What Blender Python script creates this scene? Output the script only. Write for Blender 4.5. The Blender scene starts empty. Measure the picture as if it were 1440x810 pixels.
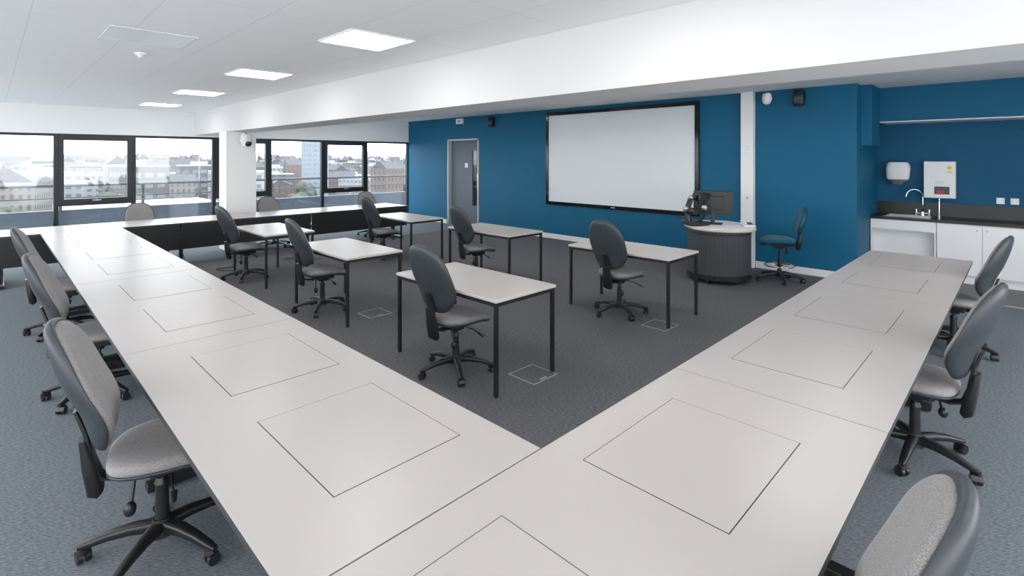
import bpy, bmesh, math, random
from mathutils import Vector, Matrix
random.seed(7)
S = bpy.context.scene
COL = S.collection
try:
    S.view_settings.view_transform = 'Standard'
    S.view_settings.look = 'None'
except Exception:
    pass

# ------------------------------------------------------------------ materials
def new_mat(name):
    m = bpy.data.materials.new(name); m.use_nodes = True
    nt = m.node_tree
    return m, nt, nt.nodes['Principled BSDF']

def mat(name, col, rough=0.5, metal=0.0, var=0.06, vscale=8.0, bump=0.0, bscale=200.0, spec=0.5):
    m, nt, b = new_mat(name)
    tc = nt.nodes.new('ShaderNodeTexCoord')
    n = nt.nodes.new('ShaderNodeTexNoise'); n.inputs['Scale'].default_value = vscale
    n.inputs['Detail'].default_value = 3
    nt.links.new(tc.outputs['Object'], n.inputs['Vector'])
    r = nt.nodes.new('ShaderNodeValToRGB')
    r.color_ramp.elements[0].position = 0.3; r.color_ramp.elements[1].position = 0.7
    r.color_ramp.elements[0].color = tuple(c*(1-var) for c in col)+(1,)
    r.color_ramp.elements[1].color = tuple(min(1,c*(1+var)) for c in col)+(1,)
    nt.links.new(n.outputs['Fac'], r.inputs['Fac'])
    nt.links.new(r.outputs['Color'], b.inputs['Base Color'])
    b.inputs['Roughness'].default_value = rough
    b.inputs['Metallic'].default_value = metal
    b.inputs['Specular IOR Level'].default_value = spec
    if bump > 0:
        n2 = nt.nodes.new('ShaderNodeTexNoise'); n2.inputs['Scale'].default_value = bscale
        nt.links.new(tc.outputs['Object'], n2.inputs['Vector'])
        bp = nt.nodes.new('ShaderNodeBump'); bp.inputs['Strength'].default_value = bump
        bp.inputs['Distance'].default_value = 0.004
        nt.links.new(n2.outputs['Fac'], bp.inputs['Height'])
        nt.links.new(bp.outputs['Normal'], b.inputs['Normal'])
    return m

def emis(name, col, s):
    m, nt, b = new_mat(name)
    b.inputs['Base Color'].default_value = tuple(col)+(1,)
    b.inputs['Emission Color'].default_value = tuple(col)+(1,)
    b.inputs['Emission Strength'].default_value = s
    return m

def fabric(name, c0, c1):
    m, nt, b = new_mat(name)
    tc = nt.nodes.new('ShaderNodeTexCoord')
    n = nt.nodes.new('ShaderNodeTexNoise'); n.inputs['Scale'].default_value = 380; n.inputs['Detail'].default_value = 4
    nt.links.new(tc.outputs['Object'], n.inputs['Vector'])
    r = nt.nodes.new('ShaderNodeValToRGB')
    r.color_ramp.elements[0].position = 0.36; r.color_ramp.elements[1].position = 0.64
    r.color_ramp.elements[0].color = c0+(1,); r.color_ramp.elements[1].color = c1+(1,)
    nt.links.new(n.outputs['Fac'], r.inputs['Fac']); nt.links.new(r.outputs['Color'], b.inputs['Base Color'])
    b.inputs['Roughness'].default_value = 0.95; b.inputs['Specular IOR Level'].default_value = 0.15
    b.inputs['Sheen Weight'].default_value = 0.15
    bp = nt.nodes.new('ShaderNodeBump'); bp.inputs['Strength'].default_value = 0.25; bp.inputs['Distance'].default_value = 0.002
    nt.links.new(n.outputs['Fac'], bp.inputs['Height']); nt.links.new(bp.outputs['Normal'], b.inputs['Normal'])
    return m

def carpet_mat(name, c0, c1):
    m, nt, b = new_mat(name)
    tc = nt.nodes.new('ShaderNodeTexCoord')
    mr = nt.nodes.new('ShaderNodeMapping'); mr.inputs['Rotation'].default_value = (0,0,math.radians(45))
    mp = nt.nodes.new('ShaderNodeMapping'); mp.inputs['Scale'].default_value = (38, 190, 1)
    nt.links.new(tc.outputs['Object'], mr.inputs['Vector']); nt.links.new(mr.outputs['Vector'], mp.inputs['Vector'])
    n = nt.nodes.new('ShaderNodeTexNoise'); n.inputs['Scale'].default_value = 1.0; n.inputs['Detail'].default_value = 3
    n.inputs['Roughness'].default_value = 0.6
    nt.links.new(mp.outputs['Vector'], n.inputs['Vector'])
    r = nt.nodes.new('ShaderNodeValToRGB')
    r.color_ramp.elements[0].position = 0.34; r.color_ramp.elements[1].position = 0.66
    r.color_ramp.elements[0].color = c0+(1,)
    r.color_ramp.elements[1].color = c1+(1,)
    nt.links.new(n.outputs['Fac'], r.inputs['Fac']); nt.links.new(r.outputs['Color'], b.inputs['Base Color'])
    b.inputs['Roughness'].default_value = 0.95; b.inputs['Specular IOR Level'].default_value = 0.15
    bp = nt.nodes.new('ShaderNodeBump'); bp.inputs['Strength'].default_value = 0.25; bp.inputs['Distance'].default_value = 0.002
    nt.links.new(n.outputs['Fac'], bp.inputs['Height']); nt.links.new(bp.outputs['Normal'], b.inputs['Normal'])
    return m

def ceiling_mat(name, bw, rh, ox, oy, col=(0.96,0.96,0.96), line=(0.80,0.80,0.805)):
    m, nt, b = new_mat(name)
    tc = nt.nodes.new('ShaderNodeTexCoord')
    mp = nt.nodes.new('ShaderNodeMapping'); mp.inputs['Location'].default_value = (ox, oy, 0)
    nt.links.new(tc.outputs['Object'], mp.inputs['Vector'])
    br = nt.nodes.new('ShaderNodeTexBrick'); br.offset = 0.0; br.squash = 1.0
    br.inputs['Scale'].default_value = 1.0; br.inputs['Brick Width'].default_value = bw
    br.inputs['Row Height'].default_value = rh; br.inputs['Mortar Size'].default_value = 0.003
    br.inputs['Mortar Smooth'].default_value = 0.0
    br.inputs['Color1'].default_value = col+(1,); br.inputs['Color2'].default_value = tuple(c*0.995 for c in col)+(1,)
    br.inputs['Mortar'].default_value = line+(1,)
    nt.links.new(mp.outputs['Vector'], br.inputs['Vector'])
    nt.links.new(br.outputs['Color'], b.inputs['Base Color'])
    b.inputs['Roughness'].default_value = 0.85
    return m

def glass_mat(name, tint=(0.93,0.96,0.97)):
    m = bpy.data.materials.new(name); m.use_nodes = True
    nt = m.node_tree; nt.nodes.clear()
    o = nt.nodes.new('ShaderNodeOutputMaterial'); mx = nt.nodes.new('ShaderNodeMixShader')
    t = nt.nodes.new('ShaderNodeBsdfTransparent'); t.inputs['Color'].default_value = tint+(1,)
    g = nt.nodes.new('ShaderNodeBsdfGlossy'); g.inputs['Roughness'].default_value = 0.03
    mx.inputs['Fac'].default_value = 0.06
    nt.links.new(t.outputs[0], mx.inputs[1]); nt.links.new(g.outputs[0], mx.inputs[2]); nt.links.new(mx.outputs[0], o.inputs['Surface'])
    return m

def facade_mat(name, wall, win, sx, sz):
    m, nt, b = new_mat(name)
    tc = nt.nodes.new('ShaderNodeTexCoord')
    sp = nt.nodes.new('ShaderNodeSeparateXYZ'); nt.links.new(tc.outputs['Object'], sp.inputs[0])
    ad = nt.nodes.new('ShaderNodeMath'); ad.operation = 'ADD'
    nt.links.new(sp.outputs['X'], ad.inputs[0]); nt.links.new(sp.outputs['Y'], ad.inputs[1])
    cb = nt.nodes.new('ShaderNodeCombineXYZ'); nt.links.new(ad.outputs[0], cb.inputs['X']); nt.links.new(sp.outputs['Z'], cb.inputs['Y'])
    br = nt.nodes.new('ShaderNodeTexBrick'); br.offset = 0
    br.inputs['Scale'].default_value = 1; br.inputs['Brick Width'].default_value = sx; br.inputs['Row Height'].default_value = sz
    br.inputs['Mortar Size'].default_value = 0.28*min(sx,sz); br.inputs['Mortar Smooth'].default_value = 0
    br.inputs['Color1'].default_value = win+(1,); br.inputs['Color2'].default_value = tuple(c*1.3 for c in win)+(1,)
    br.inputs['Mortar'].default_value = wall+(1,)
    nt.links.new(cb.outputs[0], br.inputs['Vector']); nt.links.new(br.outputs['Color'], b.inputs['Base Color'])
    b.inputs['Roughness'].default_value = 0.8
    return m

M = {}
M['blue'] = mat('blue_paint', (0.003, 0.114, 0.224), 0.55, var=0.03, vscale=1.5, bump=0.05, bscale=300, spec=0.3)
M['blue_shaded'] = mat('blue_paint_shaded', (0.003, 0.092, 0.190), 0.6, var=0.03, vscale=1.5, spec=0.3)  # wall blue with the alcove's shade put into a darker colour
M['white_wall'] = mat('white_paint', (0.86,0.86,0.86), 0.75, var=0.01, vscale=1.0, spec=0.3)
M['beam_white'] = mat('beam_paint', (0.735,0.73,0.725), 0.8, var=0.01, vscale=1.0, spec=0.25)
M['carpet'] = carpet_mat('daylit_carpet',(0.105,0.121,0.137),(0.242,0.268,0.293))  # same carpet, window daylight painted in as a lighter, bluer colour
M['carpet_less_lit'] = carpet_mat('less_lit_carpet',(0.076,0.076,0.080),(0.190,0.190,0.197))  # same carpet away from the windows, lower light put into darker colour
M['vinyl'] = mat('dark_vinyl', (0.035,0.042,0.048), 0.35, var=0.2, vscale=40)
M['ceil'] = ceiling_mat('ceiling_tiles', 0.6, 1.2, -0.2+0.6*10, -0.15+1.2*5)
M['laminate'] = mat('grey_white_laminate', (0.490,0.453,0.430), 0.31, var=0.012, vscale=2.0, spec=0.45)
M['table_lam'] = mat('table_laminate', (0.57,0.53,0.50), 0.33, var=0.012, vscale=2.0, spec=0.45)
M['edge'] = mat('dark_edging', (0.04,0.042,0.046), 0.45)
M['seam'] = mat('seam_black', (0.012,0.010,0.010), 0.8)
M['black'] = mat('black_powdercoat', (0.012,0.012,0.014), 0.42)
M['plastic'] = mat('charcoal_plastic', (0.038,0.045,0.052), 0.42, bump=0.08, bscale=500)
M['blackpl'] = mat('black_plastic', (0.014,0.015,0.017), 0.35)
M['fabric'] = fabric('grey_fabric', (0.165,0.157,0.155), (0.35,0.335,0.33))
M['fabric_blue'] = fabric('teal_vinyl', (0.006,0.085,0.135), (0.010,0.11,0.17))
M['teal_pl'] = mat('teal_plastic', (0.006,0.06,0.10), 0.4)
M['frame'] = mat('anthracite_aluminium', (0.022,0.025,0.029), 0.4, metal=0.2)
M['glass'] = glass_mat('window_glass')
M['chrome'] = mat('chrome', (0.75,0.76,0.78), 0.12, metal=1.0)
M['steel'] = mat('brushed_steel', (0.50,0.51,0.52), 0.35, metal=0.9)
M['railmetal'] = mat('galvanised_rail', (0.10,0.11,0.125), 0.5, metal=0.3)
M['rim'] = mat('floor_box_trim', (0.32,0.32,0.32), 0.5)
M['panelrim'] = mat('ceiling_panel_rim', (0.80,0.80,0.81), 0.7)
M['screen'] = mat('projection_white', (0.74,0.775,0.80), 0.35, var=0.01, vscale=1)
M['blackgloss'] = mat('black_gloss', (0.008,0.008,0.010), 0.12)
M['white_gloss'] = mat('white_gloss', (0.84,0.84,0.84), 0.3, var=0.01)
M['frame_paint'] = mat('door_frame_paint', (0.50,0.53,0.56), 0.4, var=0.01)
M['doorgrey'] = mat('door_grey', (0.11,0.135,0.16), 0.45, var=0.03)
M['darkgrey'] = mat('dark_grey_panel', (0.05,0.055,0.06), 0.45)
M['wood'] = mat('light_wood', (0.62,0.55,0.45), 0.4, var=0.10, vscale=12)
M['podium'] = mat('podium_charcoal', (0.055,0.060,0.067), 0.42)
M['red'] = mat('red_plastic', (0.45,0.04,0.04), 0.4)
M['yellow'] = mat('yellow_paper', (0.85,0.50,0.06), 0.6)
M['green'] = mat('sign_green', (0.10,0.40,0.25), 0.4)
M['led'] = emis('led_diffuser', (1.0,0.985,0.96), 9.5)
M['worktop'] = mat('black_worktop', (0.011,0.011,0.012), 0.3, var=0.08, vscale=60)
M['parapet'] = mat('bluegrey_cladding', (0.105,0.125,0.155), 0.6)
M['terrace'] = mat('terrace_paving', (0.55,0.56,0.57), 0.8, var=0.1)
M['daylight_reflector'] = mat('daylight_reflector', (0.80,0.80,0.79), 0.8, var=0.05)  # pale so that it reflects daylight up onto the ceiling
M['roofwhite'] = mat('pale_roof_membrane', (0.36,0.37,0.38), 0.8, var=0.1, vscale=0.3)
M['ground'] = mat('city_ground', (0.14,0.145,0.14), 0.9, var=0.4, vscale=0.02)
M['hill'] = mat('hazy_hill', (0.25,0.26,0.265), 0.9, var=0.06, vscale=0.004)
M['leaf'] = mat('tree_leaf', (0.075,0.085,0.065), 0.9, var=0.4, vscale=0.4)
M['slate'] = mat('slate_roof', (0.10,0.10,0.11), 0.8, var=0.2, vscale=1)
M['wood_in'] = mat('warm_interior', (0.65,0.42,0.22), 0.5, var=0.2)

# ------------------------------------------------------------------ geometry helpers
def finish(name, bm, mats, parent=None, smooth=False, bevel=0.0, sub=0, props=None, loc=None, angle=None):
    me = bpy.data.meshes.new(name)
    bmesh.ops.recalc_face_normals(bm, faces=bm.faces)
    bm.to_mesh(me); bm.free()
    for k in (mats if isinstance(mats,(list,tuple)) else [mats]):
        me.materials.append(M[k])
    o = bpy.data.objects.new(name, me)
    COL.objects.link(o)
    if smooth:
        for p in me.polygons: p.use_smooth = True
        if angle is not None:
            try: me.set_sharp_from_angle(angle=math.radians(angle))
            except Exception: pass
    if bevel > 0:
        b = o.modifiers.new('Bevel','BEVEL'); b.width = bevel; b.segments = 2; b.limit_method = 'ANGLE'
    if sub > 0:
        s = o.modifiers.new('Subdivision','SUBSURF'); s.levels = sub; s.render_levels = sub
    if parent is not None: o.parent = parent
    if loc is not None: o.location = loc
    if props:
        for k,v in props.items(): o[k] = v
    return o

def root(name, label, category, loc=(0,0,0), rz=0, group=None):
    e = bpy.data.objects.new(name, None); COL.objects.link(e)
    e.empty_display_size = 0.1
    e.location = loc; e.rotation_euler = (0,0,math.radians(rz))
    e['label'] = label; e['category'] = category
    if group: e['group'] = group
    return e

def box(bm, x0,x1,y0,y1,z0,z1, mi=0):
    vs = [bm.verts.new(p) for p in ((x0,y0,z0),(x1,y0,z0),(x1,y1,z0),(x0,y1,z0),(x0,y0,z1),(x1,y0,z1),(x1,y1,z1),(x0,y1,z1))]
    for f in ((0,3,2,1),(4,5,6,7),(0,1,5,4),(1,2,6,5),(2,3,7,6),(3,0,4,7)):
        fc = bm.faces.new([vs[i] for i in f]); fc.material_index = mi

def cyl(bm, p0, p1, r0, r1=None, seg=20, mi=0):
    p0 = Vector(p0); p1 = Vector(p1); r1 = r0 if r1 is None else r1
    d = p1-p0; q = d.to_track_quat('Z','Y').to_matrix().to_4x4()
    mtx = Matrix.Translation((p0+p1)/2) @ q
    n0 = len(bm.faces)
    bmesh.ops.create_cone(bm, cap_ends=True, segments=seg, radius1=r0, radius2=r1, depth=d.length, matrix=mtx)
    bm.faces.ensure_lookup_table()
    for f in bm.faces[n0:]: f.material_index = mi

def sphere(bm, c, r, sc=(1,1,1), u=20, v=12, mi=0):
    n0 = len(bm.faces)
    bmesh.ops.create_uvsphere(bm, u_segments=u, v_segments=v, radius=r, matrix=Matrix.Translation(c) @ Matrix.Diagonal((*sc,1)))
    bm.faces.ensure_lookup_table()
    for f in bm.faces[n0:]: f.material_index = mi

def sweep(bm, pts, dims, side=None, n=12, e=0.5, mi=0):
    pts = [Vector(p) for p in pts]; rings = []
    for i,p in enumerate(pts):
        t = (pts[min(i+1,len(pts)-1)] - pts[max(i-1,0)]).normalized()
        if side is None:
            s = t.cross(Vector((0,0,1)))
            s = Vector((0,1,0)) if s.length < 1e-3 else s.normalized()
        else: s = Vector(side).normalized()
        u = s.cross(t).normalized(); w,h = dims[i] if isinstance(dims[0],(tuple,list)) else dims
        ring = []
        for k in range(n):
            a = 2*math.pi*(k+0.5)/n
            c = math.copysign(abs(math.cos(a))**e, math.cos(a)); q = math.copysign(abs(math.sin(a))**e, math.sin(a))
            ring.append(bm.verts.new(p + s*(c*w/2) + u*(q*h/2)))
        rings.append(ring)
    for a,b in zip(rings, rings[1:]):
        for k in range(n):
            f = bm.faces.new((a[k],a[(k+1)%n],b[(k+1)%n],b[k])); f.material_index = mi
    for r in (rings[0][::-1], rings[-1]):
        f = bm.faces.new(r); f.material_index = mi

def pillow(bm, outline, prof, mapf):
    rings = []
    for s,w in prof:
        if s == 0: rings.append([bm.verts.new(mapf(0,0,w))])
        else: rings.append([bm.verts.new(mapf(u*s, v*s, w)) for u,v in outline])
    n = len(outline)
    for a,b in zip(rings, rings[1:]):
        for k in range(n):
            k2 = (k+1)%n
            if len(a)==1: bm.faces.new((a[0], b[k], b[k2]))
            elif len(b)==1: bm.faces.new((a[k], b[0], a[k2]))
            else: bm.faces.new((a[k], b[k], b[k2], a[k2]))

def superell(a, b, e, n=32):
    out = []
    for k in range(n):
        t = 2*math.pi*k/n
        out.append((a*math.copysign(abs(math.cos(t))**e, math.cos(t)), b*math.copysign(abs(math.sin(t))**e, math.sin(t))))
    return out

def dup(src, loc, rz, label=None, group=None, scale=None):
    def rec(o, par):
        c = o.copy(); COL.objects.link(c)
        if par is not None: c.parent = par
        for ch in list(o.children): rec(ch, c)
        return c
    n = rec(src, None)
    n.location = loc; n.rotation_euler = (0,0,math.radians(rz))
    if scale: n.scale = scale
    if label: n['label'] = label
    if group: n['group'] = group
    return n

ST = {'kind':'structure'}

# ------------------------------------------------------------------ room shell
XF, YW, XK = 8.9, 13.2, 10.4
ZC, ZC2 = 2.83, 2.90
XB0, XB1, ZB = 3.23, 3.78, 2.32
XL, YR = -3.6, -3.0

bm = bmesh.new(); box(bm, XL-.2, XK+.2, YR-.2, YW+.15, -0.15, 0.0)
finish('floor', bm, 'carpet', props=ST)
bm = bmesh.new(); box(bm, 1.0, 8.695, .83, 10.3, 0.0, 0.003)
finish('floor_centre', bm, 'carpet_less_lit', props=ST)  # slab splits the carpet so the less daylit middle gets a darker colour
bm = bmesh.new(); box(bm, 8.72, XK, YR, 1.73, 0.0, 0.006)
finish('floor_vinyl', bm, 'vinyl', props=ST)
bm = bmesh.new(); box(bm, 8.695, 8.72, YR, 1.73, 0.0, 0.010)
finish('trim_1', bm, 'steel', props=ST)
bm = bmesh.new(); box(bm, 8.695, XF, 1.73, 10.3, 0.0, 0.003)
finish('floor_edge', bm, 'carpet_less_lit', props=ST)  # less daylit tone of the carpet carried on to the front wall

bm = bmesh.new(); box(bm, XL-.2, XB0, YR-.2, YW+.15, ZC, ZC+.15)
finish('ceiling', bm, 'ceil', props=ST)
bm = bmesh.new(); box(bm, XB1, XK+.2, YR-.2, YW+.15, ZC2, ZC2+.15)
finish('ceiling_far', bm, 'white_wall', props=ST)
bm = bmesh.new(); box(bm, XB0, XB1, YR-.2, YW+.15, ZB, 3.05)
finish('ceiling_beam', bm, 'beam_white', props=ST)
bm = bmesh.new(); box(bm, XB0+.002, XB1, 11.0, 11.44, 0, ZB)
finish('wall_column', bm, 'white_wall', props=ST)

# blue front wall with door opening
DY0, DY1, DZ = 10.04, 11.28, 2.29
bm = bmesh.new()
box(bm, XF, XF+.2, 1.73, DY0, 0, ZC2+.1)
box(bm, XF, XF+.2, DY1, YW+.15, 0, ZC2+.1)
box(bm, XF, XF+.2, DY0, DY1, DZ, ZC2+.1)
finish('wall_front', bm, 'blue', props=ST)
bm = bmesh.new(); box(bm, XF+.2, XK+.2, 1.73, 1.93, 0, ZC2+.1)
box(bm, 9.2, 9.8, 1.60, 1.73, 1.99, ZC2)
finish('wall_return', bm, 'blue', props=ST)
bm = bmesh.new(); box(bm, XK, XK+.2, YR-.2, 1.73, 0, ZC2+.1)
finish('wall_kitchenette', bm, 'blue_shaded', props=ST)
bm = bmesh.new(); box(bm, 9.8, XK, YR, 1.73, 2.375, ZC2)
finish('wall_bulkhead', bm, 'blue', props=ST)
bm = bmesh.new(); box(bm, 9.80, XK, YR, 1.60, 2.36, 2.375)
finish('trim_2', bm, 'white_wall', props=ST)
# unseen rear and left walls; full-height openings added to let in daylight
bm = bmesh.new()
box(bm, XL-.2, XK+.2, YR-.2, YR, 0, .10); box(bm, XL-.2, XK+.2, YR-.2, YR, 2.6, 3.05)
for x in (-3.8,-.9,1.9,4.7): box(bm, x, x+.2, YR-.2, YR, .1, 2.6)
box(bm, 7.5, XK+.2, YR-.2, YR, .1, 2.6)
finish('wall_rear', bm, 'white_wall', props=ST)
bm = bmesh.new()
box(bm, XL-.2, XL, YR, YW+.15, 0, .10); box(bm, XL-.2, XL, YR, YW+.15, 2.6, 3.0)
for y in (-3.0,-.4,2.2,4.8,7.4,10.0,12.95): box(bm, XL-.2, XL, y, y+.2, .10, 2.6)
finish('wall_left', bm, 'white_wall', props=ST)
# window wall
bm = bmesh.new(); box(bm, XL, XF+.2, YW, YW+.15, 2.28, 3.05)
finish('wall_window', bm, 'white_wall', props=ST)
# corridor behind door
bm = bmesh.new()
box(bm, XF+1.6, XF+1.7, DY0-1.2, DY1+1.0, 0, 2.9); box(bm, XF+.2, XF+1.7, DY0-1.3, DY0-1.2, 0, 2.9)
box(bm, XF+.2, XF+1.7, DY1+.9, DY1+1.0, 0, 2.9); box(bm, XF+.2, XF+1.7, DY0-1.2, DY1+1.0, 2.9, 3.0)
finish('wall_corridor', bm, 'wood_in', props=ST)
r = root('corridor_light','round ceiling lamp in the corridor behind the door','ceiling light',(XF+.9,10.7,2.9))
bm = bmesh.new(); cyl(bm,(0,0,-.05),(0,0,0),.16,.18,28); finish('lamp_base', bm, 'white_gloss', parent=r, smooth=True, angle=40)
bm = bmesh.new(); cyl(bm,(0,0,-.07),(0,0,-.05),.13,.15,28); finish('diffuser', bm, 'led', parent=r, smooth=True, angle=40)

# baseboards
bm = bmesh.new()
box(bm, XF-.018, XF, 1.735, 3.14, 0, .11); box(bm, XF-.018, XF, 3.36, DY0-.06, 0, .11)
finish('baseboard_front', bm, 'white_gloss', props=ST, bevel=.003)
bm = bmesh.new(); box(bm, XF-.018, XF, DY1+.06, YW, 0, .11)
finish('baseboard_corner', bm, 'white_gloss', props=ST, bevel=.003)
bm = bmesh.new(); box(bm, XF-.10, XF, 3.15, 3.35, 0, ZC2)
finish('trim_3', bm, 'white_wall', props=ST, bevel=.004)

# door
bm = bmesh.new()
box(bm, XF-.012, XF+.2, DY0-.03, DY0+.02, 0, DZ+.03); box(bm, XF-.012, XF+.2, DY1-.02, DY1+.03, 0, DZ+.03)
box(bm, XF-.012, XF+.2, DY0-.03, DY1+.03, DZ-.02, DZ+.03)
fr = finish('door_1', bm, 'frame_paint', props=ST, bevel=.003)
bm = bmesh.new()
y0,y1 = DY0+.025, DY1-.025; xa,xb = XF+.10, XF+.145
g0,g1 = y0+.14, y0+.32
box(bm, xa,xb,y0,g0,.01,DZ-.025); box(bm, xa,xb,g1,y1,.01,DZ-.025)
box(bm, xa,xb,g0,g1,.01,.55); box(bm, xa,xb,g0,g1,2.0,DZ-.025)
finish('door_leaf', bm, 'doorgrey', parent=fr)
bm = bmesh.new(); box(bm, xa+.015,xa+.03,g0,g1,.55,2.0)
finish('vision_panel', bm, 'glass', parent=fr)
bm = bmesh.new(); cyl(bm,(xa-.04,y0+.07,1.0),(xa-.04,y0+.07,1.4),.014); cyl(bm,(xa,y0+.07,1.03),(xa-.04,y0+.07,1.03),.008); cyl(bm,(xa,y0+.07,1.37),(xa-.04,y0+.07,1.37),.008)
finish('door_handle', bm, 'chrome', parent=fr, smooth=True, angle=40)
bm = bmesh.new(); box(bm, xa-.006,xa,y0+.50,y0+.62,1.55,1.67)
finish('door_sign', bm, 'white_gloss', parent=fr)

# windows
edges = [-3.6,-2.1,-0.62,0.90,2.12,3.63,4.87,6.22,7.50,8.90]
operable = {3,5,7,1}
for i in range(len(edges)-1):
    a,b = edges[i]+.002, edges[i+1]-.002
    z0,z1 = 0.0, 2.28
    f = .035; ya,yb = YW+.02, YW+.11
    op = i in operable
    bm = bmesh.new()
    box(bm,a,a+f,ya,yb,z0,z1); box(bm,b-f,b,ya,yb,z0,z1)
    box(bm,a+f,b-f,ya,yb,z0,z0+.06); box(bm,a+f,b-f,ya,yb,z1-.05,z1)
    tz = .90
    if op: box(bm,a+f,b-f,ya,yb,tz-.03,tz+.03)
    w = finish('window_%d'%(i+1), bm, 'frame', props=ST)
    if op:
        s = .075; bm = bmesh.new(); c,d = a+f,b-f; p,q = tz+.03, z1-.05
        box(bm,c,c+s,ya-.03,yb-.03,p,q); box(bm,d-s,d,ya-.03,yb-.03,p,q)
        box(bm,c+s,d-s,ya-.03,yb-.03,p,p+s); box(bm,c+s,d-s,ya-.03,yb-.03,q-s,q)
        finish('window_sash', bm, 'frame', parent=w)
        bm = bmesh.new(); box(bm,(c+d)/2-.07,(c+d)/2+.07,ya-.06,ya-.045,p+.03,p+.05); box(bm,(c+d)/2-.015,(c+d)/2+.015,ya-.05,ya-.03,p+.025,p+.055)
        finish('window_handle', bm, 'steel', parent=w)
        bm = bmesh.new(); box(bm,c+s,d-s,ya+.02,ya+.026,p+s,q-s); box(bm,c,d,ya+.03,ya+.036,.06,tz-.03)
        finish('window_pane', bm, 'glass', parent=w)
    else:
        bm = bmesh.new(); box(bm,a+f,b-f,ya+.04,ya+.046,z0+.06,z1-.05)
        finish('window_pane', bm, 'glass', parent=w)

# ------------------------------------------------------------------ ceiling lights
def ceiling_light(x,y,z,n):
    r = root('ceiling_light','square white recessed panel light glowing in tiled ceiling','ceiling light',(x,y,z), group='recessed ceiling panel lights')
    bm = bmesh.new(); f=.3; g=.285
    box(bm,-f,f,-f,-g,-.012,0); box(bm,-f,f,g,f,-.012,0); box(bm,-f,-g,-g,g,-.012,0); box(bm,g,f,-g,g,-.012,0)
    finish('light_frame', bm, 'white_gloss', parent=r)
    bm = bmesh.new(); box(bm,-g,g,-g,g,-.008,-.001)
    finish('diffuser', bm, 'led', parent=r)
    return r
L0 = ceiling_light(2.30,4.05,ZC,0)
for y in (6.6,9.15,11.7,1.5,-1.05): dup(L0,(2.30,y,ZC),0)
for y in (-1.05,1.5,4.05,6.6,9.15,11.7): dup(L0,(-.7,y,ZC),0)
for x in (5.2,7.0):
    for y in (-1.05,1.5,4.05,6.6,9.15,11.7): dup(L0,(x,y,ZC2),0)

bm = bmesh.new(); cyl(bm,(0,0,-.012),(0,0,0),.055,.055,24); cyl(bm,(0,0,-.03),(0,0,-.012),.035,.05,24); cyl(bm,(0,0,-.045),(0,0,-.03),.02,.035,24)
o = finish('smoke_detector', bm, 'white_gloss', loc=(1.04,6.11,ZC), smooth=True, angle=40)
o['label']='small round white smoke detector on ceiling tile'; o['category']='smoke detector'
r = root('ceiling_access_panel','flat pale square access panel set into tiled ceiling','access panel',(0.95,5.27,ZC))
bm = bmesh.new(); box(bm,-.29,.29,-.29,.29,-.004,0); finish('access_panel_plate', bm, 'white_gloss', parent=r)
bm = bmesh.new()
for a,b,c,d in ((-.298,.298,-.298,-.29),(-.298,.298,.29,.298),(-.298,-.29,-.29,.29),(.29,.298,-.29,.29)): box(bm,a,b,c,d,-.005,0)
finish('access_panel_rim', bm, 'panelrim', parent=r)

# ------------------------------------------------------------------ conference desks (U arrangement)
def make_desk(L, W, lidoff, lidw=.655):
    r = root('conference_desk','pale grey laminate desk with two flip-up lids and black frame','desk', group='desks joined into a horseshoe')
    H = .74; t=.028
    bm = bmesh.new(); box(bm,.001,L-.001,0,W-.0015,H-t,H-.003,1); box(bm,.0015,L-.0015,.0,W-.0015,H-.003,H,0)
    finish('desktop', bm, ['laminate','edge'], parent=r)
    for c in (L/2-lidoff, L/2+lidoff):
        bm = bmesh.new(); y1 = W-.155; y0 = y1-.51; x0,x1 = c-lidw/2, c+lidw/2; g=.0032
        box(bm,x0-g,x1+g,y0-g,y1+g,H,H+.0004,1); box(bm,x0,x1,y0,y1,H+.0004,H+.0010,0)
        finish('flip_lid', bm, ['laminate','seam'], parent=r)
    bm = bmesh.new(); box(bm,.008,L-.008,W-.05,W-.03,.30,H-t)
    finish('modesty_panel', bm, 'black', parent=r)
    for x in (.10, L-.10):
        bm = bmesh.new()
        box(bm,x-.035,x+.035,.09,W-.10,.012,.05)
        box(bm,x-.025,x+.025,W*.5-.045,W*.5+.045,.05,H-t-.04)
        box(bm,x-.025,x+.025,.14,W-.12,H-t-.04,H-t)
        for yy in (.13,W-.14): cyl(bm,(x,yy,0),(x,yy,.014),.02,.02,12)
        finish('leg', bm, 'black', parent=r, bevel=.004)
    return r
W1 = .887
d0 = make_desk(2.36, W1, .53)
d0.location=(.098,.375,0)
d0['label']='pale grey laminate desk with two flip-up lids forming the corner'
dup(d0,(2.461,.375,0),0,'pale grey laminate desk with two flip-up lids and black frame'); dup(d0,(4.824,.375,0),0,'pale grey laminate desk with flip-up lids at horseshoe end')
W2=.925
e0 = make_desk(2.2, W2, .49)
for i,yy in enumerate([1.265,3.468,5.671]):
    yy1 = yy+2.2
    if i==0: e0.location=(.505,yy1,0); e0.rotation_euler=(0,0,-math.pi/2)
    else: dup(e0,(.505,yy1,0),-90)
f0 = make_desk(1.97, W2, .44); f0.location=(.505,7.874+1.97,0); f0.rotation_euler=(0,0,-math.pi/2)
for i in range(4):
    dup(e0,(6.62-i*2.205,10.772,0),180,'pale grey laminate desk with black modesty panel near windows')

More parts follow.
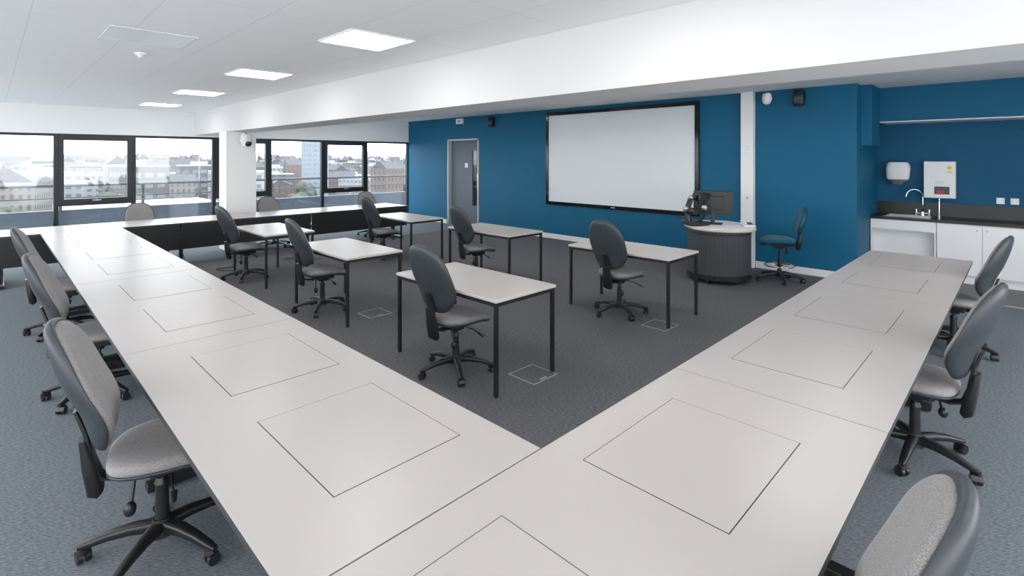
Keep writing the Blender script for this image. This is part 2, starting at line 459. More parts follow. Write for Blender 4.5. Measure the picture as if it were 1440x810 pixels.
# ------------------------------------------------------------------ student tables
def make_table():
    r = root('student_table','rectangular pale laminate table on slim black square legs','table', group='individual tables inside the horseshoe')
    lx, ly, H = .70, 1.35, .74
    bm = bmesh.new(); box(bm,0,lx,0,ly,H-.024,H)
    finish('tabletop', bm, 'table_lam', parent=r, bevel=.004)
    s=.028
    bm = bmesh.new()
    box(bm,s+.01,lx-s-.01,.01,.01+s,H-.055,H-.025); box(bm,s+.01,lx-s-.01,ly-.01-s,ly-.01,H-.055,H-.025)
    box(bm,.01,.01+s,s+.01,ly-s-.01,H-.055,H-.025); box(bm,lx-.01-s,lx-.01,s+.01,ly-s-.01,H-.055,H-.025)
    finish('table_frame', bm, 'black', parent=r)
    for x in (.01, lx-.01-s):
        for y in (.01, ly-.01-s):
            bm = bmesh.new(); box(bm,x,x+s,y,y+s,.008,H-.025); cyl(bm,(x+s/2,y+s/2,0),(x+s/2,y+s/2,.01),.013,.013,10)
            finish('leg', bm, 'black', parent=r)
    return r
t0 = make_table(); t0.location=(2.66,2.80,.003)
for x,y in ((2.66,5.10),(2.66,7.40),(5.03,2.65),(5.0,5.0),(5.0,7.35)): dup(t0,(x,y,.003),0)

# ------------------------------------------------------------------ office chair (faces +X)
def back_outline(hw=.222, hh=.28, n=40):
    out=[]
    for u,v in superell(hw,hh,.68,n):
        k = v/hh
        f = 1.02 - .17*max(0,k+.05)**1.6 - .20*max(0,-k-.15)**1.3
        out.append((u*f, v))
    return out
def make_chair(fab='fabric', shell='plastic', name='office_chair', label='grey fabric swivel chair with charcoal plastic back and castors', seat_z=.47, tall=False, hh=.28, zoff=.362, lean=.29):
    r = root(name,label,'chair', group='swivel chairs')
    sz = seat_z
    out = superell(.238,.245,.62,36)
    def seat_map(u,v,w):
        x = u; z = sz + w - .035*max(0,(x-.08)/.14)**2 + .018*(v/.23)**2*(1 if x<.1 else .4)
        return (x+.03, v*(1-.10*(-u/.225 if u<0 else 0)), z)
    bm = bmesh.new(); pillow(bm,out,[(0,.032),(.45,.034),(.8,.034),(.95,.024),(1,.002),(.98,-.02),(.9,-.03),(0,-.03)],seat_map)
    finish('seat', bm, fab, parent=r, smooth=True, sub=1)
    bm = bmesh.new(); pillow(bm,out,[(0,-.025),(.9,-.025),(.985,-.018),(.99,-.03),(.93,-.045),(.5,-.055),(0,-.055)],seat_map)
    finish('seat_shell', bm, shell, parent=r, smooth=True, sub=1)
    zc = sz+zoff
    bo = back_outline(hh=hh)
    def bmap(u,v,w):
        x = -.29 + w + .75*u*u + .030*math.exp(-((v+.13)/.11)**2) - lean*v - .30*max(0,v-.1)**2
        return (x, u, zc+v)
    bm = bmesh.new(); pillow(bm,bo,[(0,.040),(.5,.042),(.80,.038),(.94,.025),(.985,.008),(.965,-.004),(.9,-.01),(0,-.01)],bmap)
    finish('backrest', bm, fab, parent=r, smooth=True, sub=1)
    bm = bmesh.new(); pillow(bm,bo,[(0,-.008),(.9,-.008),(1.0,.008),(1.035,.002),(1.025,-.024),(.91,-.046),(.5,-.060),(0,-.064)],bmap)
    finish('back_shell', bm, shell, parent=r, smooth=True, sub=1)
    bm = bmesh.new()
    sweep(bm,[(-.02,0,sz-.075),(-.17,0,sz-.08),(-.225,0,sz-.06),(-.255,0,sz+.03),(-.275,0,sz+.15),(-.31,0,sz+.25)],[(.07,.022),(.07,.022),(.075,.026),(.08,.026),(.075,.022),(.06,.016)],side=(0,1,0))
    sweep(bm,[(-.225,0,sz-.13),(-.242,0,sz-.115),(-.262,0,sz+.0),(-.285,0,sz+.12)],[(.085,.04),(.105,.06),(.105,.055),(.085,.03)],side=(0,1,0))
    finish('back_bracket', bm, 'blackpl', parent=r, smooth=True, angle=50)
    bm = bmesh.new()
    box(bm,-.09,.12,-.07,.07,sz-.095,sz-.055); box(bm,-.05,.06,-.045,.045,sz-.12,sz-.09)
    finish('mechanism', bm, 'blackpl', parent=r, bevel=.01)
    bm = bmesh.new(); sweep(bm,[(.04,-.06,sz-.085),(.04,-.18,sz-.09),(.045,-.235,sz-.11)],(.010,.010),n=8,e=1); sweep(bm,[(.045,-.225,sz-.105),(.045,-.275,sz-.125)],[(.03,.012),(.022,.010)],n=10,e=.8)
    finish('lever', bm, 'blackpl', parent=r, smooth=True, angle=60)
    bm = bmesh.new(); cyl(bm,(-.11,-.09,sz-.17),(-.10,-.06,sz-.08),.007); sphere(bm,(-.115,-.10,sz-.195),.024,(1,1,1.35))
    finish('adjuster_knob', bm, 'blackpl', parent=r, smooth=True, angle=60)
    bm = bmesh.new(); cyl(bm,(0,0,.30),(0,0,sz-.09),.016); cyl(bm,(0,0,.13),(0,0,.31),.030,.026); cyl(bm,(0,0,.305),(0,0,.33),.032,.022)
    finish('gas_lift', bm, 'blackpl', parent=r, smooth=True, angle=40)
    bm = bmesh.new(); cyl(bm,(0,0,.065),(0,0,.145),.05,.038)
    for k in range(5):
        a = math.radians(72*k+20); c,s_ = math.cos(a), math.sin(a)
        sweep(bm,[(c*q,s_*q,z) for q,z in ((.02,.108),(.12,.110),(.21,.098),(.285,.078),(.325,.070))],[(.058,.055),(.054,.046),(.046,.038),(.038,.030),(.026,.020)],e=.6)
    finish('base', bm, 'blackpl', parent=r, smooth=True, angle=50)
    bm = bmesh.new()
    for sgn in (-1,1):
        cyl(bm,(0,sgn*.007,.027),(0,sgn*.026,.027),.027,.025,18)
    cyl(bm,(0,0,.03),(0,0,.075),.007); sweep(bm,[(-.026,0,.03),(-.016,0,.052),(.006,0,.060),(.024,0,.048)],[(.055,.006),(.055,.008),(.055,.008),(.045,.006)],side=(0,1,0))
    cm = finish('caster', bm, 'blackpl', parent=r, smooth=True, angle=40)
    for k in range(5):
        a = math.radians(72*k+20)
        o = cm if k==0 else cm.copy()
        if k: COL.objects.link(o); o.parent = r
        o.location = (math.cos(a)*.305, math.sin(a)*.305, 0); o.rotation_euler=(0,0,a+1.1*k)
    if tall:
        bm = bmesh.new(); n=28; R=.20; z=.23
        ring=[(R*math.cos(2*math.pi*k/n),R*math.sin(2*math.pi*k/n),z) for k in range(n+1)]
        sweep(bm,ring,(.018,.018),n=8,e=1)
        for k in range(5):
            a=2*math.pi*k/5; sweep(bm,[(.025*math.cos(a),.025*math.sin(a),z),(R*math.cos(a),R*math.sin(a),z)],(.012,.012),n=8,e=1)
        finish('foot_ring', bm, 'chrome', parent=r, smooth=True)
    return r
c0 = make_chair(); c0.location=(2.78,3.42,.003); c0.rotation_euler=(0,0,math.radians(3))
for x,y,a in ((2.78,5.92,-4),(2.70,8.27,5),(5.15,3.34,2),(5.10,5.80,-5),(5.03,8.25,0)): dup(c0,(x,y,.003),a)
Lb='grey fabric swivel chair with charcoal shell beside the horseshoe desks'
for x,y,a in ((.565,2.85,-12),(.57,5.05,-10),(.55,7.1,-6)): dup(c0,(x,y,0),a,Lb)
dup(c0,(1.455,.475,0),96,Lb,scale=(1,1,.975))
for x,y,a in ((3.96,.47,84),(6.40,.47,86)): dup(c0,(x,y,0),a,Lb)
for x,y,a in ((1.86,10.86,-92),(4.08,10.86,-88),(6.30,10.86,-95)): dup(c0,(x,y,0),a,'grey fabric swivel chair tucked behind desk near windows',scale=(1,1,.90))
st = make_chair(fab='fabric_blue',shell='teal_pl',label='tall teal draughtsman swivel chair with chrome foot ring beside podium',seat_z=.60,tall=True,hh=.20,zoff=.285,lean=.15)
st.location=(8.16,2.55,.003); st.rotation_euler=(0,0,math.radians(118)); del st['group']

# ------------------------------------------------------------------ projection screen
r = root('projection_screen','large wall-mounted white projection screen with black border','screen',(XF,0,0))
Y0,Y1,Z0,Z1 = 4.10,7.68,.765,2.825; b=.075
bm = bmesh.new(); box(bm,-.055,0,Y0,Y1,Z0,Z0+b); box(bm,-.055,0,Y0,Y1,Z1-b,Z1); box(bm,-.055,0,Y0,Y0+b,Z0+b,Z1-b); box(bm,-.055,0,Y1-b,Y1,Z0+b,Z1-b)
finish('screen_frame', bm, 'blackgloss', parent=r, bevel=.006)
bm = bmesh.new(); box(bm,-.035,-.005,Y0+b,Y1-b,Z0+b,Z1-b)
finish('screen_surface', bm, 'screen', parent=r)
bm = bmesh.new(); box(bm,-.058,-.055,5.84,5.94,Z0+.03,Z0+.045)
finish('badge', bm, 'steel', parent=r)

def speaker(y,z,lab):
    r = root('wall_speaker',lab,'speaker',(XF-.02,y,z)); r.scale=(.88,.88,.9)
    bm = bmesh.new()
    sweep(bm,[(-.06,0,-.14),(-.06,0,-.10),(-.06,0,.10),(-.06,0,.14)],[(.14,.10),(.18,.14),(.18,.14),(.15,.11)],side=(0,1,0),n=16)
    finish('speaker_body', bm, 'blackpl', parent=r, smooth=True, angle=50)
    bm = bmesh.new(); box(bm,-.01,.02,-.04,.04,-.06,.06)
    finish('speaker_bracket', bm, 'blackpl', parent=r)
    bm = bmesh.new(); cyl(bm,(-.135,0,-.03),(-.125,0,-.03),.06,.06,24)
    finish('speaker_cone', bm, 'darkgrey', parent=r, smooth=True, angle=40)
speaker(9.48,2.71,'small black speaker on blue wall beside screen'); speaker(2.48,2.74,'small black speaker on blue wall beside white pillar')
def domecam(loc, rz, dark, lab, sc=1, dr=.066):
    r = root('security_camera',lab,'camera',loc,rz); r.scale=(sc,sc,sc)
    bm = bmesh.new(); sweep(bm,[(.0,0,.06),(-.08,0,.07),(-.12,0,.05)],(.05,.05)); cyl(bm,(-.12,0,-.03),(-.12,0,.07),.08,.06,24)
    finish('camera_mount', bm, 'white_gloss', parent=r, smooth=True, angle=40)
    bm = bmesh.new(); sphere(bm,(-.12,0,-.035),.066,(1,1,1.1))
    finish('camera_dome', bm, 'white_gloss', parent=r, smooth=True)
    if dark:
        bm = bmesh.new(); sphere(bm,(-.15,-.01,-.05),.048); finish('camera_lens', bm, 'blackgloss', parent=r, smooth=True)
domecam((XF,2.93,2.77),0,False,'white dome security camera beside white pillar')
domecam((3.54,11.0,2.17),90,True,'white dome camera with black lens mounted on column',1.45)
r = root('emergency_sign','small white emergency light unit above door','sign',(XF,10.75,2.79))
bm = bmesh.new(); box(bm,-.06,0,-.13,.13,-.07,.07); finish('sign_body', bm, 'white_gloss', parent=r, bevel=.008)
bm = bmesh.new(); box(bm,-.063,-.06,-.04,.04,-.03,.03); finish('sign_face', bm, 'green', parent=r)

for z,h in ((1.95,.12),(1.15,.10)):
    r = root('wall_socket','white plastic socket plate on white pillar','socket',(XF-.10,3.24,z), group='socket plates on pillar')
    bm = bmesh.new(); box(bm,-.012,0,-.045,.045,-h/2,h/2); finish('socket_plate', bm, 'white_gloss', parent=r, bevel=.004)
    bm = bmesh.new(); box(bm,-.016,-.012,-.015,.015,-.02,.02); finish('rocker_switch', bm, 'steel', parent=r)

# ------------------------------------------------------------------ podium
r = root('teaching_podium','curved charcoal lectern with pale wood-edged top on castors','lectern',(7.66,3.24,.003),0)
R=.445
def curved(bm,R,z0,z1,n,rib=0.0,mi=0):
    lo=[];hi=[]
    for k in range(n):
        a=2*math.pi*k/n; q=R-(rib if k%4==0 else 0)
        lo.append(bm.verts.new((q*math.cos(a),q*math.sin(a),z0))); hi.append(bm.verts.new((q*math.cos(a),q*math.sin(a),z1)))
    for k in range(n): bm.faces.new((lo[k],lo[(k+1)%n],hi[(k+1)%n],hi[k])).material_index=mi
    bm.faces.new(lo[::-1]).material_index=mi; bm.faces.new(hi).material_index=mi
bm = bmesh.new(); curved(bm,R,.13,.76,192,.003)
finish('podium_body', bm, 'podium', parent=r)
bm = bmesh.new(); curved(bm,R+.012,.06,.13,64)
finish('podium_plinth', bm, 'blackpl', parent=r)
bm = bmesh.new(); curved(bm,R+.006,.70,.725,64)
finish('podium_collar', bm, 'blackpl', parent=r)
for k in range(6):
    a=2*math.pi*k/6; bm=bmesh.new(); cx,cy=.38*math.cos(a),.38*math.sin(a)
    cyl(bm,(cx-.012,cy,.028),(cx+.012,cy,.028),.028,.028,16); cyl(bm,(cx,cy,.028),(cx,cy,.065),.012)
    finish('caster', bm, 'blackpl', parent=r)
tp=[(x,y) for x,y in superell(.47,.60,.85,48)]
def tmap(u,v,w):
    c,s=math.cos(math.radians(-48)),math.sin(math.radians(-48))
    return (u*c-v*s*1, u*s+v*c, .79+w)
bm = bmesh.new()
pillow(bm,tp,[(0,.015),(.985,.015),(1,.008),(1,-.012),(.985,-.02),(0,-.02)],lambda u,v,w: tmap(u,-v,w))
finish('podium_top', bm, 'wood', parent=r, smooth=True, angle=30)
bm = bmesh.new(); pillow(bm,tp,[(0,.0175),(.985,.0175),(.985,.0152),(0,.0152)],lambda u,v,w: tmap(u,-v,w))
finish('podium_surface', bm, 'white_wall', parent=r)
PT=.8108
r = root('computer_monitor','slim black computer monitor standing on podium','monitor',(7.72,3.35,PT),18)
bm = bmesh.new(); box(bm,-.012,.012,-.28,.28,.14,.50); box(bm,-.035,-.012,-.15,.15,.22,.42)
finish('monitor_body', bm, 'blackpl', parent=r, bevel=.008)
bm = bmesh.new(); box(bm,.012,.0135,-.265,.265,.158,.485); finish('display', bm, 'blackgloss', parent=r)
bm = bmesh.new(); box(bm,-.11,.11,-.13,.13,0,.014); sweep(bm,[(-.05,0,.01),(-.045,0,.18),(-.03,0,.30)],[(.07,.03),(.05,.025),(.05,.02)],side=(0,1,0))
finish('monitor_stand', bm, 'blackpl', parent=r, bevel=.004)
r = root('document_camera','black and silver desktop document camera with folding arm','document camera',(7.40,3.48,PT),-25); r.scale=(1.25,1.25,1.2)
bm = bmesh.new(); box(bm,-.12,.12,-.12,.12,0,.05); finish('camera_base', bm, 'blackpl', parent=r, bevel=.012)
bm = bmesh.new(); sweep(bm,[(-.08,.02,.04),(-.09,.03,.20),(-.03,.04,.33),(.06,.02,.36)],[(.07,.06),(.06,.055),(.06,.05),(.05,.05)],side=(0,1,0)); finish('camera_arm', bm, 'blackpl', parent=r, smooth=True, angle=50)
bm = bmesh.new(); sweep(bm,[(-.02,-.08,.04),(.02,-.14,.14),(.00,-.16,.22)],(.035,.035),n=8,e=1); finish('lamp_arm', bm, 'blackpl', parent=r, smooth=True, angle=50)
bm = bmesh.new(); sweep(bm,[(-.08,.03,.16),(-.10,-.08,.19),(-.10,-.14,.17)],(.07,.07)); finish('side_arm', bm, 'blackpl', parent=r, smooth=True, angle=50)
bm = bmesh.new(); box(bm,.02,.16,-.05,.08,.30,.39); cyl(bm,(.09,.01,.25),(.09,.01,.31),.035,.04,20)
finish('camera_head', bm, 'blackpl', parent=r, bevel=.012)
for q,rr in (((-.12,.02,.20),.036),((-.04,.03,.34),.03),((0,-.16,.23),.034)):
    bm = bmesh.new(); sphere(bm,q,rr); finish('silver_joint', bm, 'steel', parent=r, smooth=True)
r = root('desk_phone','white desk telephone on podium','telephone',(7.78,2.86,PT),40)
bm = bmesh.new(); sweep(bm,[(-.09,0,.012),(0,0,.022),(.09,0,.035)],[(.17,.02),(.17,.03),(.17,.04)],side=(0,1,0)); finish('phone_body', bm, 'white_gloss', parent=r)
bm = bmesh.new(); sweep(bm,[(-.09,.06,.045),(-.05,.06,.055),(.05,.06,.07),(.09,.06,.07)],[(.04,.02),(.03,.016),(.03,.016),(.04,.02)],side=(0,1,0)); finish('phone_handset', bm, 'white_gloss', parent=r, smooth=True)
bm = bmesh.new()
for i in range(4):
    for j in range(3): box(bm,-.05+.025*i,-.035+.025*i,-.06+.025*j,-.043+.025*j,.03+.004*i,.036+.006*i)
finish('phone_keys', bm, 'blackpl', parent=r)

# ------------------------------------------------------------------ kitchenette
FX=9.80
r = root('open_base_unit','white open under-counter unit beneath black worktop','cabinet',(0,0,.006))
bm = bmesh.new()
box(bm,FX,XK-.02,1.70,1.72,.0,.85); box(bm,FX,XK-.02,.915,.935,.0,.85); box(bm,FX+.16,FX+.18,.935,1.70,.0,.85)
box(bm,FX,FX+.02,.935,1.70,.70,.85)
finish('unit_carcass', bm, 'white_gloss', parent=r)
for i in range(3):
    y1 = .91-i*1.0; y0 = y1-.995
    r = root('base_cabinet','white two-door base cabinet beneath black worktop','cabinet',(0,0,0),group='white kitchenette base cabinets')
    bm = bmesh.new(); box(bm,FX+.02,XK-.02,y0,y1,.12,.855); box(bm,FX+.06,FX+.08,y0,y1,.006,.12)
    finish('cabinet_body', bm, 'white_gloss', parent=r)
    for a,b in ((y0+.003,(y0+y1)/2-.002),((y0+y1)/2+.002,y1-.003)):
        bm = bmesh.new(); box(bm,FX,FX+.019,a,b,.13,.845); d = finish('cabinet_door', bm, 'white_gloss', parent=r, bevel=.002)
        ky = b-.05 if b<(y0+y1)/2 else a+.05
        bm = bmesh.new(); cyl(bm,(FX-.02,ky,.78),(FX,ky,.78),.012,.008,14); finish('knob', bm, 'steel', parent=d, smooth=True, angle=40)
r = root('kitchen_worktop','black stone-effect worktop with upstand and inset sink','worktop')
sx0,sx1,sy0,sy1 = FX+.12,FX+.48,1.02,1.55
XE=XK-.004
bm = bmesh.new()
box(bm,FX-.02,XE,sy1,1.725,.858,.90); box(bm,FX-.02,XE,-2.1,sy0,.858,.90); box(bm,FX-.02,sx0,sy0,sy1,.858,.90); box(bm,sx1,XE,sy0,sy1,.858,.90)
finish('worktop_slab', bm, 'worktop', parent=r)
bm = bmesh.new(); box(bm,XE-.02,XE,-2.1,1.725,.90,1.10); finish('upstand', bm, 'worktop', parent=r)
bm = bmesh.new()
box(bm,sx0-.03,sx1+.03,sy0-.03,sy0,.90,.904); box(bm,sx0-.03,sx1+.03,sy1,sy1+.03,.90,.904); box(bm,sx0-.03,sx0,sy0,sy1,.90,.904); box(bm,sx1,sx1+.03,sy0,sy1,.90,.904)
box(bm,sx0,sx1,sy0,sy1,.862,.865); box(bm,sx0,sx0+.003,sy0,sy1,.865,.90); box(bm,sx1-.003,sx1,sy0,sy1,.865,.90); box(bm,sx0,sx1,sy0,sy0+.003,.865,.90); box(bm,sx0,sx1,sy1-.003,sy1,.865,.90)
finish('sink', bm, 'steel', parent=r)
r = root('kitchen_tap','chrome swan-neck mixer tap above sink','tap',(10.34,1.13,.90))
bm = bmesh.new()
pts=[(0,0,.05),(0,0,.18),(0,0,.29)]+[(-.04*(1-math.cos(t)),.10*(1-math.cos(t)),.30+.11*math.sin(t)) for t in [math.pi*k/12 for k in range(1,13)]]+[(-.08,.20,.24)]
sweep(bm,pts,(.024,.024),side=(-.93,-.37,0),n=10,e=1); finish('tap_spout', bm, 'chrome', parent=r, smooth=True)
bm = bmesh.new(); cyl(bm,(0,0,0),(0,0,.06),.026,.022); box(bm,-.02,.02,-.09,.09,.03,.05); cyl(bm,(0,-.08,.0),(0,-.08,.07),.018); cyl(bm,(0,.08,.0),(0,.08,.07),.018)
finish('tap_body', bm, 'chrome', parent=r, smooth=True, angle=40)
for s in (-1,1):
    bm = bmesh.new(); cyl(bm,(0,s*.08,.07),(0,s*.08,.10),.02,.016,12); box(bm,-.06,.0,s*.08-.006,s*.08+.006,.095,.105)
    finish('tap_lever', bm, 'chrome', parent=r)
r = root('boiling_water_tap','slim upright chrome dispenser tap beside mixer','tap',(10.34,.93,.90))
bm = bmesh.new(); cyl(bm,(0,0,0),(0,0,.27),.014,.014); cyl(bm,(0,0,0),(0,0,.02),.024,.024); cyl(bm,(0,0,.27),(0,0,.30),.018,.014); sweep(bm,[(0,0,.24),(-.05,0,.26),(-.10,0,.24)],(.014,.014),side=(0,1,0),n=8,e=1)
finish('tap_column', bm, 'chrome', parent=r, smooth=True, angle=40)
bm = bmesh.new(); box(bm,-.01,.02,-.006,.006,.29,.30); finish('tap_lever', bm, 'chrome', parent=r)
r = root('paper_towel_dispenser','rounded white hand dryer with silver base on blue wall','dispenser',(XK,1.44,1.575))
bm = bmesh.new(); sweep(bm,[(-.085,0,-.13),(-.085,0,-.09),(-.085,0,.06),(-.085,0,.13),(-.085,0,.165)],[(.25,.15),(.30,.17),(.32,.17),(.30,.165),(.24,.15)],side=(0,1,0),n=20,e=.5)
finish('dispenser_cover', bm, 'white_gloss', parent=r, smooth=True, angle=60)
bm = bmesh.new(); sweep(bm,[(-.085,0,-.19),(-.085,0,-.11)],[(.16,.12),(.27,.17)],side=(0,1,0),n=20,e=.5); finish('dispenser_base', bm, 'steel', parent=r, smooth=True, angle=60)
r = root('wall_cabinet','white wall cabinet with small display window and yellow sticker','wall cabinet',(XK,.92,0))
bm = bmesh.new(); box(bm,-.13,-.002,-.19,.19,1.19,1.755); finish('cabinet_body', bm, 'white_gloss', parent=r, bevel=.004)
bm = bmesh.new(); box(bm,-.145,-.13,-.185,.185,1.195,1.75); d=finish('cabinet_door', bm, 'white_gloss', parent=r, bevel=.003)
bm = bmesh.new(); box(bm,-.148,-.145,-.12,.06,1.25,1.37); finish('window_recess', bm, 'darkgrey', parent=d)
bm = bmesh.new(); box(bm,-.151,-.148,-.06,.03,1.25,1.31); finish('red_label', bm, 'red', parent=d)
bm = bmesh.new(); box(bm,-.148,-.145,-.06,.05,1.40,1.46); finish('white_label', bm, 'screen', parent=d)
bm = bmesh.new(); cyl(bm,(-.149,-.12,1.66),(-.145,-.12,1.66),.03,.03,6); box(bm,-.148,-.145,-.15,-.09,1.59,1.605); finish('sticker', bm, 'yellow', parent=d)
for y in (.24,.09):
    r = root('wall_socket','white plastic switched socket on blue wall above worktop','socket',(XK,y,1.18),group='sockets above worktop')
    bm = bmesh.new(); box(bm,-.012,-.001,-.045,.045,-.045,.045); finish('socket_plate', bm, 'white_gloss', parent=r, bevel=.004)
    bm = bmesh.new(); box(bm,-.016,-.012,-.012,.012,-.01,.02); finish('rocker_switch', bm, 'steel', parent=r)

# ------------------------------------------------------------------ floor boxes and cables
for x,y in ((3.19,2.91),(3.15,5.36),(5.09,2.79)):
    r = root('floor_box','square carpet-topped floor socket box with metal rim','floor box',(x,y,.003),group='floor socket boxes')
    f,g=.145,.136; bm=bmesh.new(); box(bm,-f,f,-f,-g,0,.005); box(bm,-f,f,g,f,0,.005); box(bm,-f,-g,-g,g,0,.005); box(bm,g,f,-g,g,0,.005)
    finish('box_rim', bm, 'rim', parent=r)
    bm=bmesh.new(); box(bm,-g,g,-g,g,0,.004); box(bm,-.04,.04,-.125,-.105,.004,.006,1); finish('box_lid', bm, ['carpet_less_lit','rim'], parent=r)
for k,(x,y) in enumerate(((2.15,9.7),(2.85,9.7),(3.9,9.7))):
    bm=bmesh.new(); pts=[]
    for i in range(26):
        t=i/25; z=max(.010,.62*(1-t*2.6)**2 if t<.385 else .010)
        pts.append((.4*t*math.sin(5*t+k)+.02, -.7*t+.10*math.sin(9*t+k), z))
    sweep(bm,pts,(.011,.011),n=8,e=1)
    o=finish('power_cable', bm, 'black', smooth=True, loc=(x,y,0)); o['label']='thin black power cable trailing from desk onto carpet'; o['category']='cable'; o['group']='cables beneath desks'

# ------------------------------------------------------------------ outside: terrace, railing, city
bm=bmesh.new(); box(bm,-14,22,YW+.16,15.4,-.5,-.12); finish('terrace_floor',bm,'terrace',props=ST)
bm=bmesh.new(); box(bm,-14,XL-.25,-14,YW+.1,-.5,-.12); box(bm,XL-.25,22,-14,YR-.25,-.5,-.12); finish('reflector_slab_side',bm,'daylight_reflector',props=ST)  # unseen slabs added to bounce daylight up to the ceiling
bm=bmesh.new(); box(bm,-14,22,15.2,15.4,-.12,.64); finish('wall_parapet',bm,'parapet',props=ST)
r=root('balcony_railing','grey metal balcony railing with round handrail on parapet','railing',(0,15.1,0))
bm=bmesh.new(); cyl(bm,(-14,0,1.2),(22,0,1.2),.034,.034,14); finish('handrail',bm,'railmetal',parent=r,smooth=True,angle=40)
bm=bmesh.new(); cyl(bm,(-14,0,.92),(22,0,.92),.014,.014,10); finish('guard_rail',bm,'railmetal',parent=r,smooth=True,angle=40)
for k in range(22):
    x=-12.4+1.5*k; bm=bmesh.new(); box(bm,x-.025,x+.025,-.03,.03,-.12,1.18); finish('post',bm,'railmetal',parent=r)
GZ=-28
bm=bmesh.new(); box(bm,-1500,4000,20,5000,GZ-1,GZ); o=finish('city_ground',bm,'ground',props=ST)
M['f1']=facade_mat('brick_facade',(0.17,0.125,0.105),(0.08,0.085,0.09),3.0,3.2)  # facade colours here are lightened, with distance haze put into them
M['f2']=facade_mat('stone_facade',(0.23,0.21,0.19),(0.10,0.105,0.11),2.6,3.4)
M['f3']=facade_mat('render_facade',(0.30,0.30,0.295),(0.14,0.15,0.17),4.0,3.2)
M['f4']=facade_mat('dark_facade',(0.13,0.125,0.125),(0.19,0.20,0.21),5,3.4)
M['f5']=facade_mat('tower_facade',(0.22,0.25,0.285),(0.13,0.165,0.21),3.5,3.0)
def bld(fm,w,dp,h,gable,plant=True):
    bm=bmesh.new(); box(bm,-w/2,w/2,-dp/2,dp/2,0,h,0)
    if gable:
        q=h+min(w,dp)*.3
        v=[bm.verts.new(p) for p in ((-w/2,-dp/2,h),(w/2,-dp/2,h),(w/2,dp/2,h),(-w/2,dp/2,h),(-w/2,0,q),(w/2,0,q))]
        for f in ((0,1,5,4),(2,3,4,5),(0,4,3),(1,2,5)): bm.faces.new([v[i] for i in f]).material_index=1
        for cx in (-w*.3,w*.3): box(bm,cx-.6,cx+.6,-.5,.5,q-1,q+1.2,0)
    else:
        box(bm,-w/2,w/2,-dp/2,dp/2,h,h+.5,1)
        if plant: box(bm,-w*.2,w*.15,-dp*.1,dp*.25,h+.5,h+2.2,1)
    me=bpy.data.meshes.new('building'); bmesh.ops.recalc_face_normals(bm,faces=bm.faces); bm.to_mesh(me); bm.free()
    me.materials.append(M[fm]); me.materials.append(M['slate'] if gable else M['roofwhite']); return me
specs=[('f1',22,12,15,1,'red-brown brick city building with slate gable roof'),('f2',28,14,17,1,'pale stone city building with slate gable roof'),
       ('f3',30,18,16,0,'white rendered flat-roofed city block'),('f4',26,16,18,0,'dark flat-roofed office block with pale windows'),('f1',14,11,19,1,'narrow red-brick building with steep slate roof')]
protos=[(bld(*s[:5]),s[5]) for s in specs]
special_xy=[(150,330),(11,55)]
placed=list(special_xy); nb=0; tries=0
while nb<210 and tries<14000:
    tries+=1
    D=290+ (random.random()**1.1)*850; ratio=-.02+random.random()*.80
    ang=math.atan(ratio); x=D*math.sin(ang); y=D*math.cos(ang)
    if any((x-a)**2+(y-b)**2<(35)**2 for a,b in placed): continue
    placed.append((x,y)); nb+=1; me,lab=random.choice(protos)
    o=bpy.data.objects.new('city_building',me); COL.objects.link(o); o.location=(x,y,GZ); o.rotation_euler=(0,0,random.uniform(-.4,.4)+random.choice((0,1.57)))
    o.scale=(1,1,random.uniform(.85,1.35)*(1+.25*D/1000)); o['label']=lab+' beyond the terrace'; o['category']='building'; o['group']='city buildings outside the windows'
def special(fm,w,dp,h,x,y,lab,name='city_building',plant=False):
    o=bpy.data.objects.new(name,bld(fm,w,dp,h,0,plant)); COL.objects.link(o); o.location=(x,y,GZ); o['label']=lab; o['category']='building'
special('f5',13,12,40,150,330,'pale blue-grey high-rise tower block on the skyline','tower_block',True)
special('f3',13,30,24.6,11,55,'long low building with white flat roof below terrace')
bm=bmesh.new()
for (dx,dy,dz,s) in ((0,0,9,4.2),(2.4,1,7,3),(-2.3,.6,7.4,3.1),(.3,-2,7,3),(0,1.8,11,2.8)):
    bmesh.ops.create_icosphere(bm,subdivisions=2,radius=s,matrix=Matrix.Translation((dx,dy,dz)))
cyl(bm,(0,0,0),(0,0,8),.5,.3,8)
tree=bpy.data.meshes.new('tree'); bm.to_mesh(tree); bm.free(); tree.materials.append(M['leaf'])
nt_=0; tries=0
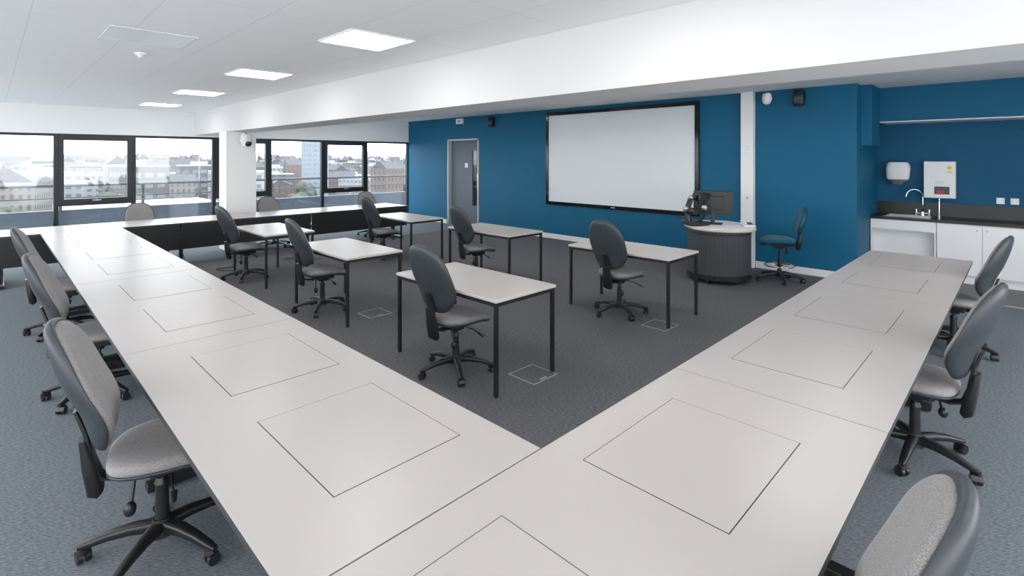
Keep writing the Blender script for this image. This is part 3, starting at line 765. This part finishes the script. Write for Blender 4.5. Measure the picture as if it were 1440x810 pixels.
while nt_<60 and tries<5000:
    tries+=1
    D=150+random.random()*600; an=math.atan(-.02+random.random()*.8); x,y=D*math.sin(an),D*math.cos(an)
    if any((x-a)**2+(y-b)**2<(24)**2 for a,b in placed): continue
    if any((x-a)**2+(y-b)**2<(46)**2 for a,b in special_xy[1:]): continue
    nt_+=1; placed.append((x,y)); o=bpy.data.objects.new('tree',tree); COL.objects.link(o); s=random.uniform(.9,1.3)
    o.location=(x,y,GZ); o.scale=(s,s,s); o.rotation_euler=(0,0,random.random()*6); o['label']='leafy dark green city tree between buildings'; o['category']='tree'; o['group']='trees among the city buildings'
bm=bmesh.new(); n=80; prev=None
for k in range(n+1):
    an=math.radians(-12+75*k/n); D=2600
    h=1.81+ 12+12*math.sin(k*.16+1)+6*math.sin(k*.45)
    a=bm.verts.new((D*math.sin(an),D*math.cos(an),h)); c=bm.verts.new(((D-900)*math.sin(an),(D-900)*math.cos(an),GZ))
    if prev: bm.faces.new((prev[0],prev[1],c,a))
    prev=(a,c)
finish('distant_hill',bm,'hill',smooth=True,props={'kind':'structure'})

# ------------------------------------------------------------------ world and camera
w=bpy.data.worlds.new('overcast_sky'); S.world=w; w.use_nodes=True; nt=w.node_tree
bg=nt.nodes['Background']; bg.inputs['Strength'].default_value=5.6
tc=nt.nodes.new('ShaderNodeTexCoord'); sp=nt.nodes.new('ShaderNodeSeparateXYZ'); rp=nt.nodes.new('ShaderNodeValToRGB')
nt.links.new(tc.outputs['Generated'],sp.inputs[0]); nt.links.new(sp.outputs['Z'],rp.inputs['Fac']); nt.links.new(rp.outputs['Color'],bg.inputs['Color'])
rp.color_ramp.elements[0].color=(.90,.915,.94,1); rp.color_ramp.elements[1].color=(.85,.90,.97,1)

cam=bpy.data.cameras.new('camera'); co=bpy.data.objects.new('camera',cam); COL.objects.link(co)
cam.sensor_width=36; cam.lens=36*727/1440; cam.shift_y=-183/1440; cam.clip_end=6000; cam.clip_start=.05
co.location=(0,0,1.81); co.rotation_euler=(math.radians(90),0,math.radians(-45.30))
S.camera=co
